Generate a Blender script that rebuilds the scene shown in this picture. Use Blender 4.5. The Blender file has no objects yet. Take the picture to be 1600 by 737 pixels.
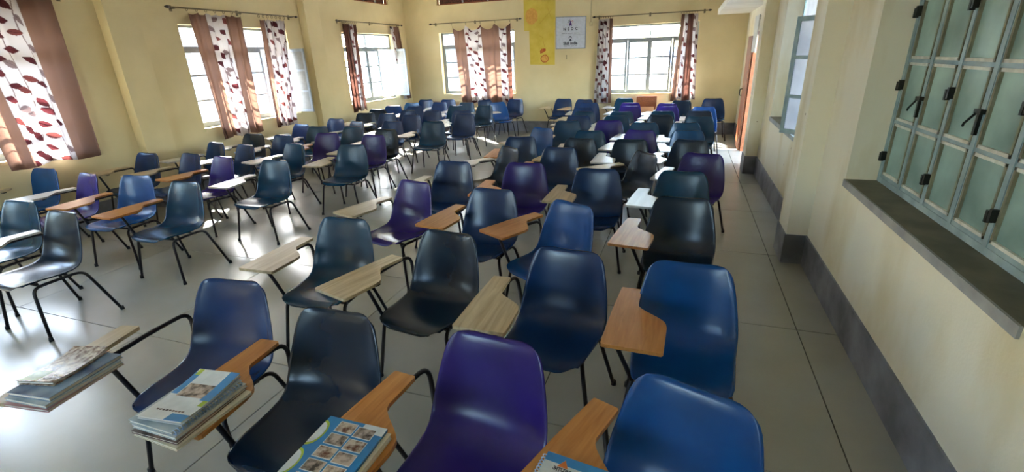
import bpy, bmesh, math, random
import numpy as np
from mathutils import Vector, Matrix

random.seed(7)
scene = bpy.context.scene
COL = scene.collection

# ------------------------------------------------------------------ camera
yaw, pitch, roll = 0.3484, 0.3641, -0.0381
cy, sy, cp, sp = math.cos(yaw), math.sin(yaw), math.cos(pitch), math.sin(pitch)
fw = Vector((-sy * cp, cy * cp, -sp)); rt = Vector((cy, sy, 0)); up = rt.cross(fw)
cr, sr = math.cos(roll), math.sin(roll)
rt2 = cr * rt + sr * up; up2 = -sr * rt + cr * up
cam_data = bpy.data.cameras.new('camera')
cam_data.sensor_width = 36.0
cam_data.lens = 738.53 / 1600.0 * 36.0
cam_data.clip_start = 0.05
cam = bpy.data.objects.new('camera', cam_data)
COL.objects.link(cam)
cam.matrix_world = Matrix(((rt2.x, up2.x, -fw.x, 0), (rt2.y, up2.y, -fw.y, 0), (rt2.z, up2.z, -fw.z, 1.9), (0, 0, 0, 1)))
scene.camera = cam

# ------------------------------------------------------------------ sky, sun, exposure
scene.view_settings.view_transform = 'Standard'
scene.view_settings.look = 'None'
scene.view_settings.gamma = 1.0
scene.view_settings.use_curve_mapping = False
scene.view_settings.exposure = 3.1
scene.cycles.max_bounces = 14; scene.cycles.diffuse_bounces = 8; scene.cycles.transparent_max_bounces = 16
SUN_EL = math.radians(33)
world = bpy.data.worlds.new('world'); scene.world = world
world.use_nodes = True
wn = world.node_tree
sky = wn.nodes.new('ShaderNodeTexSky')
sky.sky_type = 'NISHITA'
sky.sun_disc = False
sky.sun_elevation = SUN_EL
sky.sun_rotation = math.radians(-45)      # the sun stands beyond the left / back corner
sky.air_density = 1.0; sky.dust_density = 1.0; sky.ozone_density = 1.0
wn.nodes['Background'].inputs['Strength'].default_value = 0.85
wn.links.new(sky.outputs[0], wn.nodes['Background'].inputs[0])
sun_data = bpy.data.lights.new('sun', 'SUN')
sun_data.energy = 15.0; sun_data.angle = math.radians(0.8); sun_data.color = (1.0, 0.95, 0.88)
sun = bpy.data.objects.new('sun', sun_data); COL.objects.link(sun)
sun_dir = Vector((0.7071 * math.cos(SUN_EL), -0.7071 * math.cos(SUN_EL), -math.sin(SUN_EL)))
sun.rotation_euler = sun_dir.to_track_quat('-Z', 'Y').to_euler()
sun.location = (-12, 18, 10)

# ------------------------------------------------------------------ helpers
def link(o, parent=None):
    COL.objects.link(o)
    if parent is not None:
        o.parent = parent
    return o

def mesh_obj(name, bm, mat, parent=None, smooth=False, bevel=0.0):
    me = bpy.data.meshes.new(name)
    if bevel > 0:
        bmesh.ops.bevel(bm, geom=list(bm.edges), offset=bevel, segments=2, affect='EDGES', profile=0.6)
    bmesh.ops.recalc_face_normals(bm, faces=list(bm.faces))
    bm.to_mesh(me); bm.free()
    if smooth:
        for p in me.polygons: p.use_smooth = True
    o = bpy.data.objects.new(name, me)
    for m in (mat if isinstance(mat, (list, tuple)) else [mat]):
        me.materials.append(m)
    return link(o, parent)

def box(bm, x0, x1, y0, y1, z0, z1, mi=0):
    vs = [bm.verts.new(p) for p in ((x0,y0,z0),(x1,y0,z0),(x1,y1,z0),(x0,y1,z0),(x0,y0,z1),(x1,y0,z1),(x1,y1,z1),(x0,y1,z1))]
    for f in ((0,3,2,1),(4,5,6,7),(0,1,5,4),(1,2,6,5),(2,3,7,6),(3,0,4,7)):
        bm.faces.new([vs[i] for i in f]).material_index = mi
    return vs

def bx(*a):
    bm = bmesh.new(); box(bm, *a); return bm

def empty(name, loc=(0,0,0), rz=0.0, parent=None):
    o = bpy.data.objects.new(name, None)
    o.empty_display_size = 0.1
    o.location = loc; o.rotation_euler = (0, 0, rz)
    return link(o, parent)

def tag(o, label, cat, group=None):
    o['label'] = label; o['category'] = cat
    if group: o['group'] = group
    return o

def struct(o, label=None, cat=None):
    o['kind'] = 'structure'
    if label: o['label'] = label
    if cat: o['category'] = cat
    return o

def fillet(pts, r=0.04, n=5):
    pts = [Vector(p) for p in pts]; out = [pts[0]]
    for a, b, c in zip(pts, pts[1:], pts[2:]):
        d1 = (a - b); d2 = (c - b)
        k = min(r, d1.length * .45, d2.length * .45)
        p0 = b + d1.normalized() * k; p2 = b + d2.normalized() * k
        for i in range(n + 1):
            t = i / n
            out.append(p0 * (1-t)**2 + b * 2*t*(1-t) + p2 * t*t)
    out.append(pts[-1]); return out

def tube(bm, pts, r, seg=8):
    pts = [Vector(p) for p in pts]; rings = []; nrm = None
    for i, p in enumerate(pts):
        d = ((pts[min(i+1, len(pts)-1)] - p).normalized() + (p - pts[max(i-1, 0)]).normalized())
        d.normalize()
        if nrm is None:
            nrm = d.orthogonal().normalized()
        else:
            nrm = (nrm - d * nrm.dot(d)).normalized()
        b = d.cross(nrm)
        rr = r[i] if isinstance(r, (list, tuple)) else r
        rings.append([bm.verts.new(p + (nrm * math.cos(2*math.pi*k/seg) + b * math.sin(2*math.pi*k/seg)) * rr) for k in range(seg)])
    for A, B in zip(rings, rings[1:]):
        for k in range(seg):
            bm.faces.new((A[k], A[(k+1) % seg], B[(k+1) % seg], B[k]))
    bm.faces.new(rings[0][::-1]); bm.faces.new(rings[-1])
    return bm

def prism(bm, poly, z0, z1):
    a = [bm.verts.new((x, y, z0)) for x, y in poly]; b = [bm.verts.new((x, y, z1)) for x, y in poly]
    bm.faces.new(a[::-1]); bm.faces.new(b)
    n = len(poly)
    for i in range(n):
        bm.faces.new((a[i], a[(i+1) % n], b[(i+1) % n], b[i]))
    return bm

# ------------------------------------------------------------------ materials
class NT:
    def __init__(self, name):
        self.m = bpy.data.materials.new(name); self.m.use_nodes = True
        self.t = self.m.node_tree; self.b = self.t.nodes['Principled BSDF']
    def n(self, typ, **kw):
        nd = self.t.nodes.new(typ)
        for k, v in kw.items(): setattr(nd, k, v)
        return nd
    def l(self, a, b): self.t.links.new(a, b)

def rgb(r, g, b):
    f = lambda c: (c/255/12.92) if c/255 <= .04045 else ((c/255+.055)/1.055)**2.4
    return (f(r), f(g), f(b), 1)

def noisy(name, c1, c2, scale=4, rough=.6, detail=6, bump=0.0, bscale=60, stretch=(1,1,1), spec=.5, lo=.35, hi=.65, metallic=0.0, coords='Object', rvar=0.0):
    k = NT(name)
    tc = k.n('ShaderNodeTexCoord'); mp = k.n('ShaderNodeMapping'); mp.inputs['Scale'].default_value = stretch
    src = k.n('ShaderNodeNewGeometry').outputs['Position'] if coords == 'World' else tc.outputs[coords]
    k.l(src, mp.inputs[0])
    nz = k.n('ShaderNodeTexNoise'); nz.inputs['Scale'].default_value = scale; nz.inputs['Detail'].default_value = detail
    k.l(mp.outputs[0], nz.inputs['Vector'])
    rp = k.n('ShaderNodeValToRGB'); rp.color_ramp.elements[0].position = lo; rp.color_ramp.elements[1].position = hi
    rp.color_ramp.elements[0].color = c1; rp.color_ramp.elements[1].color = c2
    k.l(nz.outputs[0], rp.inputs[0]); k.l(rp.outputs[0], k.b.inputs['Base Color'])
    k.b.inputs['Roughness'].default_value = rough; k.b.inputs['Metallic'].default_value = metallic
    k.b.inputs['Specular IOR Level'].default_value = spec
    if rvar:
        mr = k.n('ShaderNodeMapRange'); mr.inputs['To Min'].default_value = rough - rvar; mr.inputs['To Max'].default_value = rough + rvar
        k.l(nz.outputs[0], mr.inputs[0]); k.l(mr.outputs[0], k.b.inputs['Roughness'])
    if bump:
        n2 = k.n('ShaderNodeTexNoise'); n2.inputs['Scale'].default_value = bscale; n2.inputs['Detail'].default_value = 4
        k.l(src, n2.inputs['Vector'])
        bp = k.n('ShaderNodeBump'); bp.inputs['Strength'].default_value = bump; bp.inputs['Distance'].default_value = .01
        k.l(n2.outputs[0], bp.inputs['Height']); k.l(bp.outputs[0], k.b.inputs['Normal'])
    return k.m

def plain(name, c, rough=.5, metallic=0.0, spec=.5):
    # a touch of grain keeps even plain paint procedural
    d = tuple(x * .88 for x in c[:3]) + (1,)
    return noisy(name, d, c, scale=25, rough=rough, metallic=metallic, spec=spec)

def wood(name, c1, c2, rough=.35, scale=3.0):
    k = NT(name)
    tc = k.n('ShaderNodeTexCoord'); mp = k.n('ShaderNodeMapping'); mp.inputs['Scale'].default_value = (14, 1.2, 14)
    oi = k.n('ShaderNodeObjectInfo'); ad = k.n('ShaderNodeVectorMath', operation='ADD')
    k.l(tc.outputs['Object'], ad.inputs[0]); k.l(oi.outputs['Random'], ad.inputs[1])
    k.l(ad.outputs[0], mp.inputs[0])
    nz = k.n('ShaderNodeTexNoise'); nz.inputs['Scale'].default_value = scale; nz.inputs['Detail'].default_value = 5; nz.inputs['Distortion'].default_value = .8
    k.l(mp.outputs[0], nz.inputs['Vector'])
    rp = k.n('ShaderNodeValToRGB'); rp.color_ramp.elements[0].position = .3; rp.color_ramp.elements[1].position = .7
    rp.color_ramp.elements[0].color = c1; rp.color_ramp.elements[1].color = c2
    k.l(nz.outputs[0], rp.inputs[0])
    hs = k.n('ShaderNodeHueSaturation'); mr = k.n('ShaderNodeMapRange'); mr.inputs['To Min'].default_value = .85; mr.inputs['To Max'].default_value = 1.12
    k.l(oi.outputs['Random'], mr.inputs[0]); k.l(mr.outputs[0], hs.inputs['Value'])
    k.l(rp.outputs[0], hs.inputs['Color']); k.l(hs.outputs[0], k.b.inputs['Base Color'])
    k.b.inputs['Roughness'].default_value = rough
    return k.m

M = {}
M['wall'] = noisy('cream_wall_paint', rgb(210, 194, 152), rgb(222, 206, 166), scale=1.2, rough=.75, bump=.12, bscale=90, spec=.25)
def stained_skylit_wall():
    k = NT('stained_skylit_cream_paint')
    tc = k.n('ShaderNodeTexCoord'); mp = k.n('ShaderNodeMapping'); mp.inputs['Scale'].default_value = (1, 1.6, .45)
    k.l(tc.outputs['Object'], mp.inputs[0])
    nz = k.n('ShaderNodeTexNoise'); nz.inputs['Scale'].default_value = 1.7; nz.inputs['Detail'].default_value = 5
    k.l(mp.outputs[0], nz.inputs['Vector'])
    rp = k.n('ShaderNodeValToRGB'); e = rp.color_ramp.elements
    e[0].position = .33; e[0].color = rgb(218, 204, 168); e[1].position = .50; e[1].color = rgb(236, 229, 209)  # base paler than the other walls to hold skylight on this side; blotches are stains
    k.l(nz.outputs[0], rp.inputs[0])
    # little dark scuffs
    vo = k.n('ShaderNodeTexVoronoi'); vo.inputs['Scale'].default_value = 3.2; k.l(tc.outputs['Object'], vo.inputs['Vector'])
    lt = k.n('ShaderNodeMath', operation='LESS_THAN'); lt.inputs[1].default_value = .035; k.l(vo.outputs['Distance'], lt.inputs[0])
    mx = k.n('ShaderNodeMix', data_type='RGBA'); mx.inputs[7].default_value = rgb(150, 130, 95)
    k.l(lt.outputs[0], mx.inputs[0]); k.l(rp.outputs[0], mx.inputs[6]); k.l(mx.outputs[2], k.b.inputs['Base Color'])
    n2 = k.n('ShaderNodeTexNoise'); n2.inputs['Scale'].default_value = 70; k.l(tc.outputs['Object'], n2.inputs['Vector'])
    bp = k.n('ShaderNodeBump'); bp.inputs['Strength'].default_value = .12; bp.inputs['Distance'].default_value = .01
    k.l(n2.outputs[0], bp.inputs['Height']); k.l(bp.outputs[0], k.b.inputs['Normal'])
    k.b.inputs['Roughness'].default_value = .7; k.b.inputs['Specular IOR Level'].default_value = .3
    return k.m
M['wall_stained_skylit'] = stained_skylit_wall()
M['ceiling'] = noisy('white_ceiling_paint', rgb(225, 222, 212), rgb(238, 236, 228), scale=2, rough=.8)
M['cement'] = noisy('grey_cement_skirting', rgb(98, 98, 102), rgb(140, 140, 146), scale=3.5, rough=.55, bump=.1)
M['floor'] = noisy('grey_cement_floor', rgb(146, 144, 131), rgb(172, 170, 161), scale=.8, rough=.25, detail=7, bump=0, bscale=5, lo=.25, hi=.75, rvar=0, spec=.5, coords='World')
M['joint'] = plain('floor_joint', rgb(58, 55, 48), .8)
M['sill'] = noisy('dusty_grey_sill', rgb(92, 88, 70), rgb(118, 113, 92), scale=5, rough=.6)
M['sill_edge'] = noisy('grey_sill_edge', rgb(140, 140, 140), rgb(165, 165, 162), scale=6, rough=.6)
M['steel'] = plain('blackened_steel_tube', rgb(34, 28, 30), .38, .3)
M['rubber'] = plain('black_rubber', rgb(18, 17, 18), .6)
M['frame_light'] = plain('grey_painted_steel_window', rgb(140, 150, 158), .5)
M['frame_blue'] = noisy('blue_grey_painted_steel', rgb(128, 150, 156), rgb(156, 176, 180), scale=9, rough=.5)
M['putty'] = noisy('cracked_window_putty', rgb(200, 197, 182), rgb(228, 226, 216), scale=14, rough=.8)
M['putty_dark'] = noisy('aged_window_putty', rgb(112, 108, 88), rgb(140, 136, 112), scale=14, rough=.8)
M['iron'] = plain('dark_iron', rgb(34, 36, 32), .5, .4)
M['grill'] = plain('grill_bar_paint', rgb(120, 126, 130), .5)
M['rod'] = plain('dull_brass_rod', rgb(120, 108, 84), .4, .5)
M['rod_end'] = plain('dark_rod_end', rgb(48, 36, 30), .4)
M['door_wood'] = wood('brown_door_wood', rgb(110, 56, 26), rgb(150, 82, 40), .4)
M['white_paint'] = plain('white_enamel', rgb(215, 213, 205), .5)
M['conduit'] = plain('cream_conduit', rgb(205, 190, 150), .5)

def glass(name, tint, gloss=.06, rough=.02):
    k = NT(name); t = k.t; t.nodes.remove(k.b)
    tr = k.n('ShaderNodeBsdfTransparent'); tr.inputs[0].default_value = tint
    gl = k.n('ShaderNodeBsdfGlossy'); gl.inputs['Roughness'].default_value = rough
    mx = k.n('ShaderNodeMixShader'); mx.inputs[0].default_value = gloss
    k.l(tr.outputs[0], mx.inputs[1]); k.l(gl.outputs[0], mx.inputs[2])
    k.l(mx.outputs[0], t.nodes['Material Output'].inputs[0]); return k.m
def dusty(name, c, amount):
    k = NT(name); k.b.inputs['Base Color'].default_value = c; k.b.inputs['Roughness'].default_value = .35
    nz = k.n('ShaderNodeTexNoise'); nz.inputs['Scale'].default_value = 6; mr = k.n('ShaderNodeMapRange'); mr.inputs['To Min'].default_value = amount - .15; mr.inputs['To Max'].default_value = amount + .15
    tr = k.n('ShaderNodeBsdfTransparent'); mx = k.n('ShaderNodeMixShader')
    k.l(nz.outputs[0], mr.inputs[0]); k.l(mr.outputs[0], mx.inputs[0]); k.l(tr.outputs[0], mx.inputs[1]); k.l(k.b.outputs[0], mx.inputs[2])
    k.l(mx.outputs[0], k.t.nodes['Material Output'].inputs[0]); return k.m
M['dusty'] = dusty('dusty_window_glass', rgb(150, 150, 146), .62)
M['glass'] = glass('clear_window_glass', (.93, .96, .96, 1))

def frosted(name, c1, c2):
    k = NT(name); t = k.t
    tc = k.n('ShaderNodeTexCoord'); nz = k.n('ShaderNodeTexNoise'); nz.inputs['Scale'].default_value = 3.0; nz.inputs['Detail'].default_value = 7
    k.l(tc.outputs['Object'], nz.inputs['Vector'])
    rp = k.n('ShaderNodeValToRGB'); rp.color_ramp.elements[0].position = .35; rp.color_ramp.elements[1].position = .68
    rp.color_ramp.elements[0].color = c1; rp.color_ramp.elements[1].color = c2
    k.l(nz.outputs[0], rp.inputs[0])
    k.l(rp.outputs[0], k.b.inputs['Base Color']); k.b.inputs['Roughness'].default_value = .28
    tl = k.n('ShaderNodeBsdfTranslucent'); k.l(rp.outputs[0], tl.inputs[0])
    mx = k.n('ShaderNodeMixShader'); mx.inputs[0].default_value = .40
    k.l(k.b.outputs[0], mx.inputs[1]); k.l(tl.outputs[0], mx.inputs[2])
    k.l(mx.outputs[0], t.nodes['Material Output'].inputs[0]); return k.m
M['frosted'] = frosted('frosted_green_glass', rgb(110, 121, 112), rgb(142, 151, 140))
M['frosted_pale'] = frosted('frosted_pale_glass', rgb(185, 188, 195), rgb(215, 216, 220))
M['vent_dark'] = noisy('dark_vent_shade', rgb(48, 20, 16), rgb(96, 50, 40), scale=26, rough=.7)

# ------------------------------------------------------------------ room shell
XL, XR, YB, YF, ZC = -7.27, 1.16, 12.2, -2.6, 3.75
WT = 0.26
S0, S1, S2 = 0.97, 2.19, 2.52           # sill, transom, window head

def wall_local(name, length, height, holes, mat):
    """slab in local x (along) / y (outward) / z with rectangular openings"""
    xs = sorted({0, length} | {h[0] for h in holes} | {h[1] for h in holes})
    zs = sorted({0, height} | {h[2] for h in holes} | {h[3] for h in holes})
    bm = bmesh.new()
    def solid(x0, x1, z0, z1):
        cx, cz = (x0+x1)/2, (z0+z1)/2
        return not any(h[0] < cx < h[1] and h[2] < cz < h[3] for h in holes)
    nx, nz = len(xs)-1, len(zs)-1
    S = [[solid(xs[i], xs[i+1], zs[j], zs[j+1]) for j in range(nz)] for i in range(nx)]
    V = {}
    def v(i, d, j):
        if (i, d, j) not in V: V[(i, d, j)] = bm.verts.new((xs[i], d*WT, zs[j]))
        return V[(i, d, j)]
    for i in range(nx):
        for j in range(nz):
            if not S[i][j]: continue
            bm.faces.new((v(i,0,j), v(i+1,0,j), v(i+1,0,j+1), v(i,0,j+1)))
            bm.faces.new((v(i,1,j), v(i,1,j+1), v(i+1,1,j+1), v(i+1,1,j)))
            if i == 0 or not S[i-1][j]: bm.faces.new((v(i,0,j), v(i,0,j+1), v(i,1,j+1), v(i,1,j)))
            if i == nx-1 or not S[i+1][j]: bm.faces.new((v(i+1,0,j), v(i+1,1,j), v(i+1,1,j+1), v(i+1,0,j+1)))
            if j == 0 or not S[i][j-1]: bm.faces.new((v(i,0,j), v(i,1,j), v(i+1,1,j), v(i+1,0,j)))
            if j == nz-1 or not S[i][j+1]: bm.faces.new((v(i,0,j+1), v(i+1,0,j+1), v(i+1,1,j+1), v(i,1,j+1)))
    return struct(mesh_obj(name, bm, mat))

H90 = math.pi / 2
# left wall: local x -> +Y, local y -> -X
wl = wall_local('wall_left', YB - YF, ZC, [(a - YF, b - YF, z0, z1) for a, b, z0, z1 in
    ((-1.6, .5, S0, S2), (1.98, 4.08, S0, S2), (5.68, 7.85, S0, S2), (9.48, 11.58, S0, S2), (10.1, 11.5, 3.2, 3.62))], M['wall'])
wl.location = (XL, YF, 0); wl.rotation_euler = (0, 0, H90)
wb = wall_local('wall_back', XR - XL, ZC, [(a - XL, b - XL, z0, z1) for a, b, z0, z1 in
    ((-6.27, -4.17, S0, S2), (-1.92, .18, S0 - .03, S2 - .05), (-6.27, -4.17, 3.18, 3.62))], M['wall'])
wb.location = (XL, YB, 0)
# right wall: local x -> -Y, local y -> +X ; starts at the back corner
wr = wall_local('wall_right', YB - YF, ZC, [(YB - b, YB - a, z0, z1) for a, b, z0, z1 in
    ((-1.7, .4, S0, S2), (1.88, 3.97, S0, S2), (5.48, 7.58, S0, S2), (8.95, 10.2, 0, 2.15))], M['wall_stained_skylit'])
wr.location = (XR, YB, 0); wr.rotation_euler = (0, 0, -H90)
wf = wall_local('wall_front', XR - XL, ZC, [(2.6, 3.9, S0, S2)], M['wall'])
wf.location = (XR, YF, 0); wf.rotation_euler = (0, 0, math.pi)
struct(mesh_obj('ceiling', bx(XL, XR, YF, YB, ZC, ZC + .2), M['ceiling']))

def child_ws(name, bm, mat, parent, **kw):
    """mesh given in world coordinates, parented under a placed wall"""
    o = mesh_obj(name, bm, mat, None, **kw); o.parent = parent
    bpy.context.view_layer.update()
    o.matrix_parent_inverse = parent.matrix_world.inverted()
    return o
for y0 in (.95, 4.60, 8.26):
    child_ws('pilaster', bx(XL, XL + .16, y0, y0 + .42, 0, ZC), M['wall'], wl)
for y0 in (1.0 - .0, 4.65, 8.25):
    if y0 > 2: child_ws('pilaster', bx(XR - .17, XR, y0, y0 + .37, 0, ZC), M['wall_stained_skylit'], wr)
child_ws('loft_slab', bx(.53, XR, 8.25, YB, 2.57, 2.68), M['ceiling'], wr)

# skirting
bb = bmesh.new()
for y0, y1 in ((YF, .95), (1.37, 4.60), (5.02, 8.26), (8.68, YB)): box(bb, XL, XL + .012, y0, y1, 0, .27)
for y0 in (.95, 4.60, 8.26): box(bb, XL, XL + .172, y0 - .012, y0 + .432, 0, .27)
struct(mesh_obj('baseboard_left', bb, M['cement']))
struct(mesh_obj('baseboard_back', bx(XL, XR, YB - .012, YB, 0, .27), M['cement']))
bb = bmesh.new()
for y0, y1 in ((YF, 4.65), (5.02, 8.25), (8.62, 8.95), (10.2, YB)): box(bb, XR - .012, XR, y0, y1, 0, .28)
for y0 in (4.65, 8.25): box(bb, XR - .182, XR, y0 - .012, y0 + .382, 0, .28)
struct(mesh_obj('baseboard_right', bb, M['cement']))
struct(mesh_obj('baseboard_front', bx(XL, XR, YF, YF + .012, 0, .27), M['cement']))

# floor of large cast panels with recessed joints
fl = struct(mesh_obj('floor', bx(XL - .3, XR + .3, YF - .3, YB + .3, -.15, -.006), M['joint']))
xs = [XL, -6.9, -5.34, -3.78, -2.22, -.66, .9, XR]
ys = [YF] + [y for y in np.arange(-2.2, 12.2, 1.4)] + [YB]
tile_cache = {}
for i in range(len(xs) - 1):
    for j in range(len(ys) - 1):
        w, d = xs[i+1] - xs[i] - .007, ys[j+1] - ys[j] - .007
        if w < .05 or d < .05: continue
        key = (round(w, 3), round(d, 3))
        if key not in tile_cache:
            bm = bx(-w/2, w/2, -d/2, d/2, -.012, 0)
            o = mesh_obj('floor_panel', bm, M['floor'], fl); tile_cache[key] = o.data
        else:
            o = link(bpy.data.objects.new('floor_panel', tile_cache[key]), fl)
        o.location = ((xs[i] + xs[i+1]) / 2, (ys[j] + ys[j+1]) / 2, 0)

# ------------------------------------------------------------------ windows
win_no = [0]
def leaf_obj(parent, w, z0, z1, rows, fm, gm, putty=None, hinge_x=0.0, ang=0.0, yy=0.0, direction=1):
    """one casement: local origin on the hinge side; direction +1 runs to +x"""
    h = z1 - z0; t = .048 if not putty else .026; d = .025
    bm = bmesh.new()
    sx = lambda a: a * direction
    def bb_(a0, a1, *r): box(bm, min(sx(a0), sx(a1)), max(sx(a0), sx(a1)), *r)
    bb_(.003, t, 0, d, 0, h); bb_(w - t, w - .003, 0, d, 0, h)
    bb_(t, w - t, 0, d, 0, t); bb_(t, w - t, 0, d, h - t, h)
    zs = [h * i / rows for i in range(rows + 1)]
    for z in zs[1:-1]: bb_(t, w - t, 0, d, z - .017, z + .017)
    o = mesh_obj('casement', bm, fm, parent)
    o.location = (hinge_x, yy, z0); o.rotation_euler = (0, 0, ang)
    for i in range(rows):
        a = zs[i] + (t if i == 0 else .011); b = zs[i+1] - (t if i == rows - 1 else .011)
        x0, x1 = sorted((sx(t), sx(w - t)))
        mesh_obj('pane', bx(x0, x1, .011, .015, a, b), gm, o)
        if putty:
            bm = bmesh.new(); q = .016
            box(bm, x0, x1, -.004, .010, a, a + q, 0); box(bm, x0, x1, -.004, .010, b - q, b, 0)
            box(bm, x0, x0 + q, -.004, .010, a, b, 1); box(bm, x1 - q, x1, -.004, .010, a, b, 1)
            mesh_obj('putty_bead', bm, putty, o)
    return o

def window(loc, rz, W, z0, zt, z1, leaves, setback, fm, gm, rows=3, open_leaves={}, putty=None, grill=True, fan=2, sill_m=None, label='', portal=True):
    win_no[0] += 1
    root = empty('window_%d' % win_no[0], loc, rz)
    struct(root, label)
    y = setback
    bm = bmesh.new(); t = .04
    box(bm, 0, t, y, y + .04, z0, z1); box(bm, W - t, W, y, y + .04, z0, z1)
    box(bm, t, W - t, y, y + .04, z0, z0 + t); box(bm, t, W - t, y, y + .04, z1 - t, z1)
    mesh_obj('window_frame', bm, fm, root)
    mesh_obj('transom', bx(t, W - t, y, y + .045, zt - .025, zt + .025), fm, root)
    lw = (W - 2 * t) / leaves
    for i in range(1, leaves):
        if i * 2 == leaves or leaves > 4:
            mesh_obj('mullion', bx(t + lw*i - .016, t + lw*i + .016, y, y + .045, z0 + t, zt - .025), fm, root)
    fw_ = (W - 2 * t) / fan
    for i in range(fan):
        if i: mesh_obj('fanlight_bar', bx(t + fw_*i - .014, t + fw_*i + .014, y, y + .04, zt + .025, z1 - t), fm, root)
        mesh_obj('fanlight_pane', bx(t + fw_*i + .012, t + fw_*(i+1) - .012, y + .016, y + .02, zt + .025, z1 - t), gm, root)
    out = []
    for i in range(leaves):
        # leaves pair up: even ones hinge at their low side, odd ones at their high side
        dr = 1 if i % 2 == 0 else -1
        hx = t + lw * (i if dr == 1 else i + 1)
        o = leaf_obj(root, lw - .004, z0 + t, zt - .025, rows, fm, M['dusty'] if i in open_leaves and gm is M['glass'] else gm, putty, hx, open_leaves.get(i, 0.0), y + .004 if i not in open_leaves else y - .03, dr)
        out.append(o)
    if grill:
        z = z0 + .10
        while z < z1 - .05:
            bm = bmesh.new(); tube(bm, [(0, y + .085, z), (W, y + .085, z)], .006, 6)
            mesh_obj('grill_bar', bm, M['grill'], root, smooth=True); z += .135
        for k in range(1, 4):
            mesh_obj('grill_upright', bx(W*k/4 - .008, W*k/4 + .008, y + .078, y + .083, z0, z1), M['grill'], root)
    sm = sill_m or (M['wall'], M['wall'])
    mesh_obj('sill', bx(.0, W, .0, y + .04, z0 - .02, z0 + .004), sm[0], root)
    mesh_obj('sill_edge', bx(-.0, W, -.012, .0, z0 - .045, z0 + .004), sm[1], root)
    if portal:
        ld = bpy.data.lights.new('daylight_portal', 'AREA'); ld.shape = 'RECTANGLE'; ld.size = W; ld.size_y = z1 - z0
        ld.cycles.is_portal = True
        lo = link(bpy.data.objects.new('daylight_portal', ld), root)
        lo.location = (W / 2, WT + .02, (z0 + z1) / 2); lo.rotation_euler = (-H90, 0, 0)
    return root, out

R90 = math.radians
window((XL, -1.6, 0), H90, 2.1, S0, S1, S2, 4, .14, M['frame_light'], M['glass'], label='unseen side window added for light beside the front wall')  # unseen opening added to light the near chairs
window((XL, 1.98, 0), H90, 2.1, S0, S1, S2, 4, .14, M['frame_light'], M['glass'], label='curtained side window with grill, nearest the book stacks')
window((XL, 5.68, 0), H90, 2.17, S0, S1, S2, 4, .14, M['frame_light'], M['glass'], open_leaves={3: R90(86)}, label='curtained side window with pale casement swung open between pilasters')
window((XL, 9.48, 0), H90, 2.1, S0, S1, S2, 4, .14, M['frame_light'], M['glass'], open_leaves={3: R90(80)}, label='side window with open casement next to back corner')
window((-6.27, YB, 0), 0, 2.1, S0, S1, S2, 4, .14, M['frame_light'], M['glass'], label='back window mostly covered by wide leaf-print curtain')
window((-1.92, YB, 0), 0, 2.1, S0 - .03, S1 - .03, S2 - .05, 4, .14, M['frame_light'], M['glass'], label='bright back window flanked by two gathered curtains')
RS = (M['sill'], M['sill_edge'])
PT = [M['putty'], M['putty_dark']]
window((XR, .4, 0), -H90, 2.1, S0, S1, S2, 6, .19, M['frame_blue'], M['frosted'], putty=PT, grill=False, fan=3, sill_m=RS, label='unseen frosted side window added for light beside the front wall')  # unseen, added opposite the other extra opening for more near light
wr1, lv1 = window((XR, 3.97, 0), -H90, 2.09, S0, S1, S2, 6, .19, M['frame_blue'], M['frosted'], putty=PT, grill=False, fan=3, sill_m=RS, label='large blue-grey steel window with frosted green panes and deep sill')
window((XR, 7.58, 0), -H90, 2.1, S0, S1, S2, 4, .19, M['frame_blue'], M['frosted_pale'], open_leaves={3: R90(38)}, grill=False, sill_m=RS, label='recessed side window with pale casement open behind pilaster')

window((XR - 2.6, YF, 0), math.pi, 1.3, S0, S1, S2, 2, .14, M['frame_light'], M['glass'], label='unseen narrow window added in the front wall for chair sheen')  # window invented behind the camera for sheen on the chair backs

# hinges and latches of the large frosted window (local x runs towards the camera)
def iron_hinge(x, z):
    bm = bmesh.new(); box(bm, x - .022, x - .003, .165, .196, z - .028, z + .028); box(bm, x + .003, x + .022, .165, .196, z - .02, z + .04)
    mesh_obj('hinge', bm, M['iron'], wr1)
def latch(x, z):
    bm = bmesh.new(); box(bm, x - .03, x + .03, .168, .196, z, z + .022); box(bm, x - .01, x + .01, .175, .196, z - .10, z)
    tube(bm, [(x - .01, .168, z), (x - .045, .15, z - .05), (x - .05, .15, z - .065)], .006, 6)
    mesh_obj('latch', bm, M['iron'], wr1)
lw1 = (2.09 - .07) / 6
for k in (0, 2, 4, 6):
    for z in (1.15, 1.62, 2.06): iron_hinge(.035 + lw1 * k, z)
for k in (1, 3, 5): latch(.035 + lw1 * k, 1.56)

# ventilators high on the walls
def ventilator(loc, rz, W, z0, z1, label):
    win_no[0] += 1
    root = struct(empty('window_%d' % win_no[0], loc, rz), label)
    bm = bmesh.new(); t = .03
    box(bm, 0, W, .05, .10, z0, z0 + t); box(bm, 0, W, .05, .10, z1 - t, z1); box(bm, 0, t, .05, .10, z0, z1); box(bm, W - t, W, .05, .10, z0, z1)
    mesh_obj('vent_frame', bm, M['door_wood'], root)
    mesh_obj('vent_bar', bx(W*.34 - .012, W*.34 + .012, .05, .09, z0 + t, z1 - t), M['frame_light'], root)
    mesh_obj('vent_bar', bx(W*.67 - .012, W*.67 + .012, .05, .09, z0 + t, z1 - t), M['frame_light'], root)
    mesh_obj('vent_shade_sheet', bx(t, W - t, .11, .13, z0 + t, z1 - t), M['vent_dark'], root)  # dark reddish sheet stands in for the shade beyond the opening
ventilator((XL, 10.1, 0), H90, 1.4, 3.2, 3.62, 'dark ventilator high above the open casement')
ventilator((-6.27, YB, 0), 0, 2.1, 3.18, 3.62, 'dark ventilator high above the wide curtain')

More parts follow.
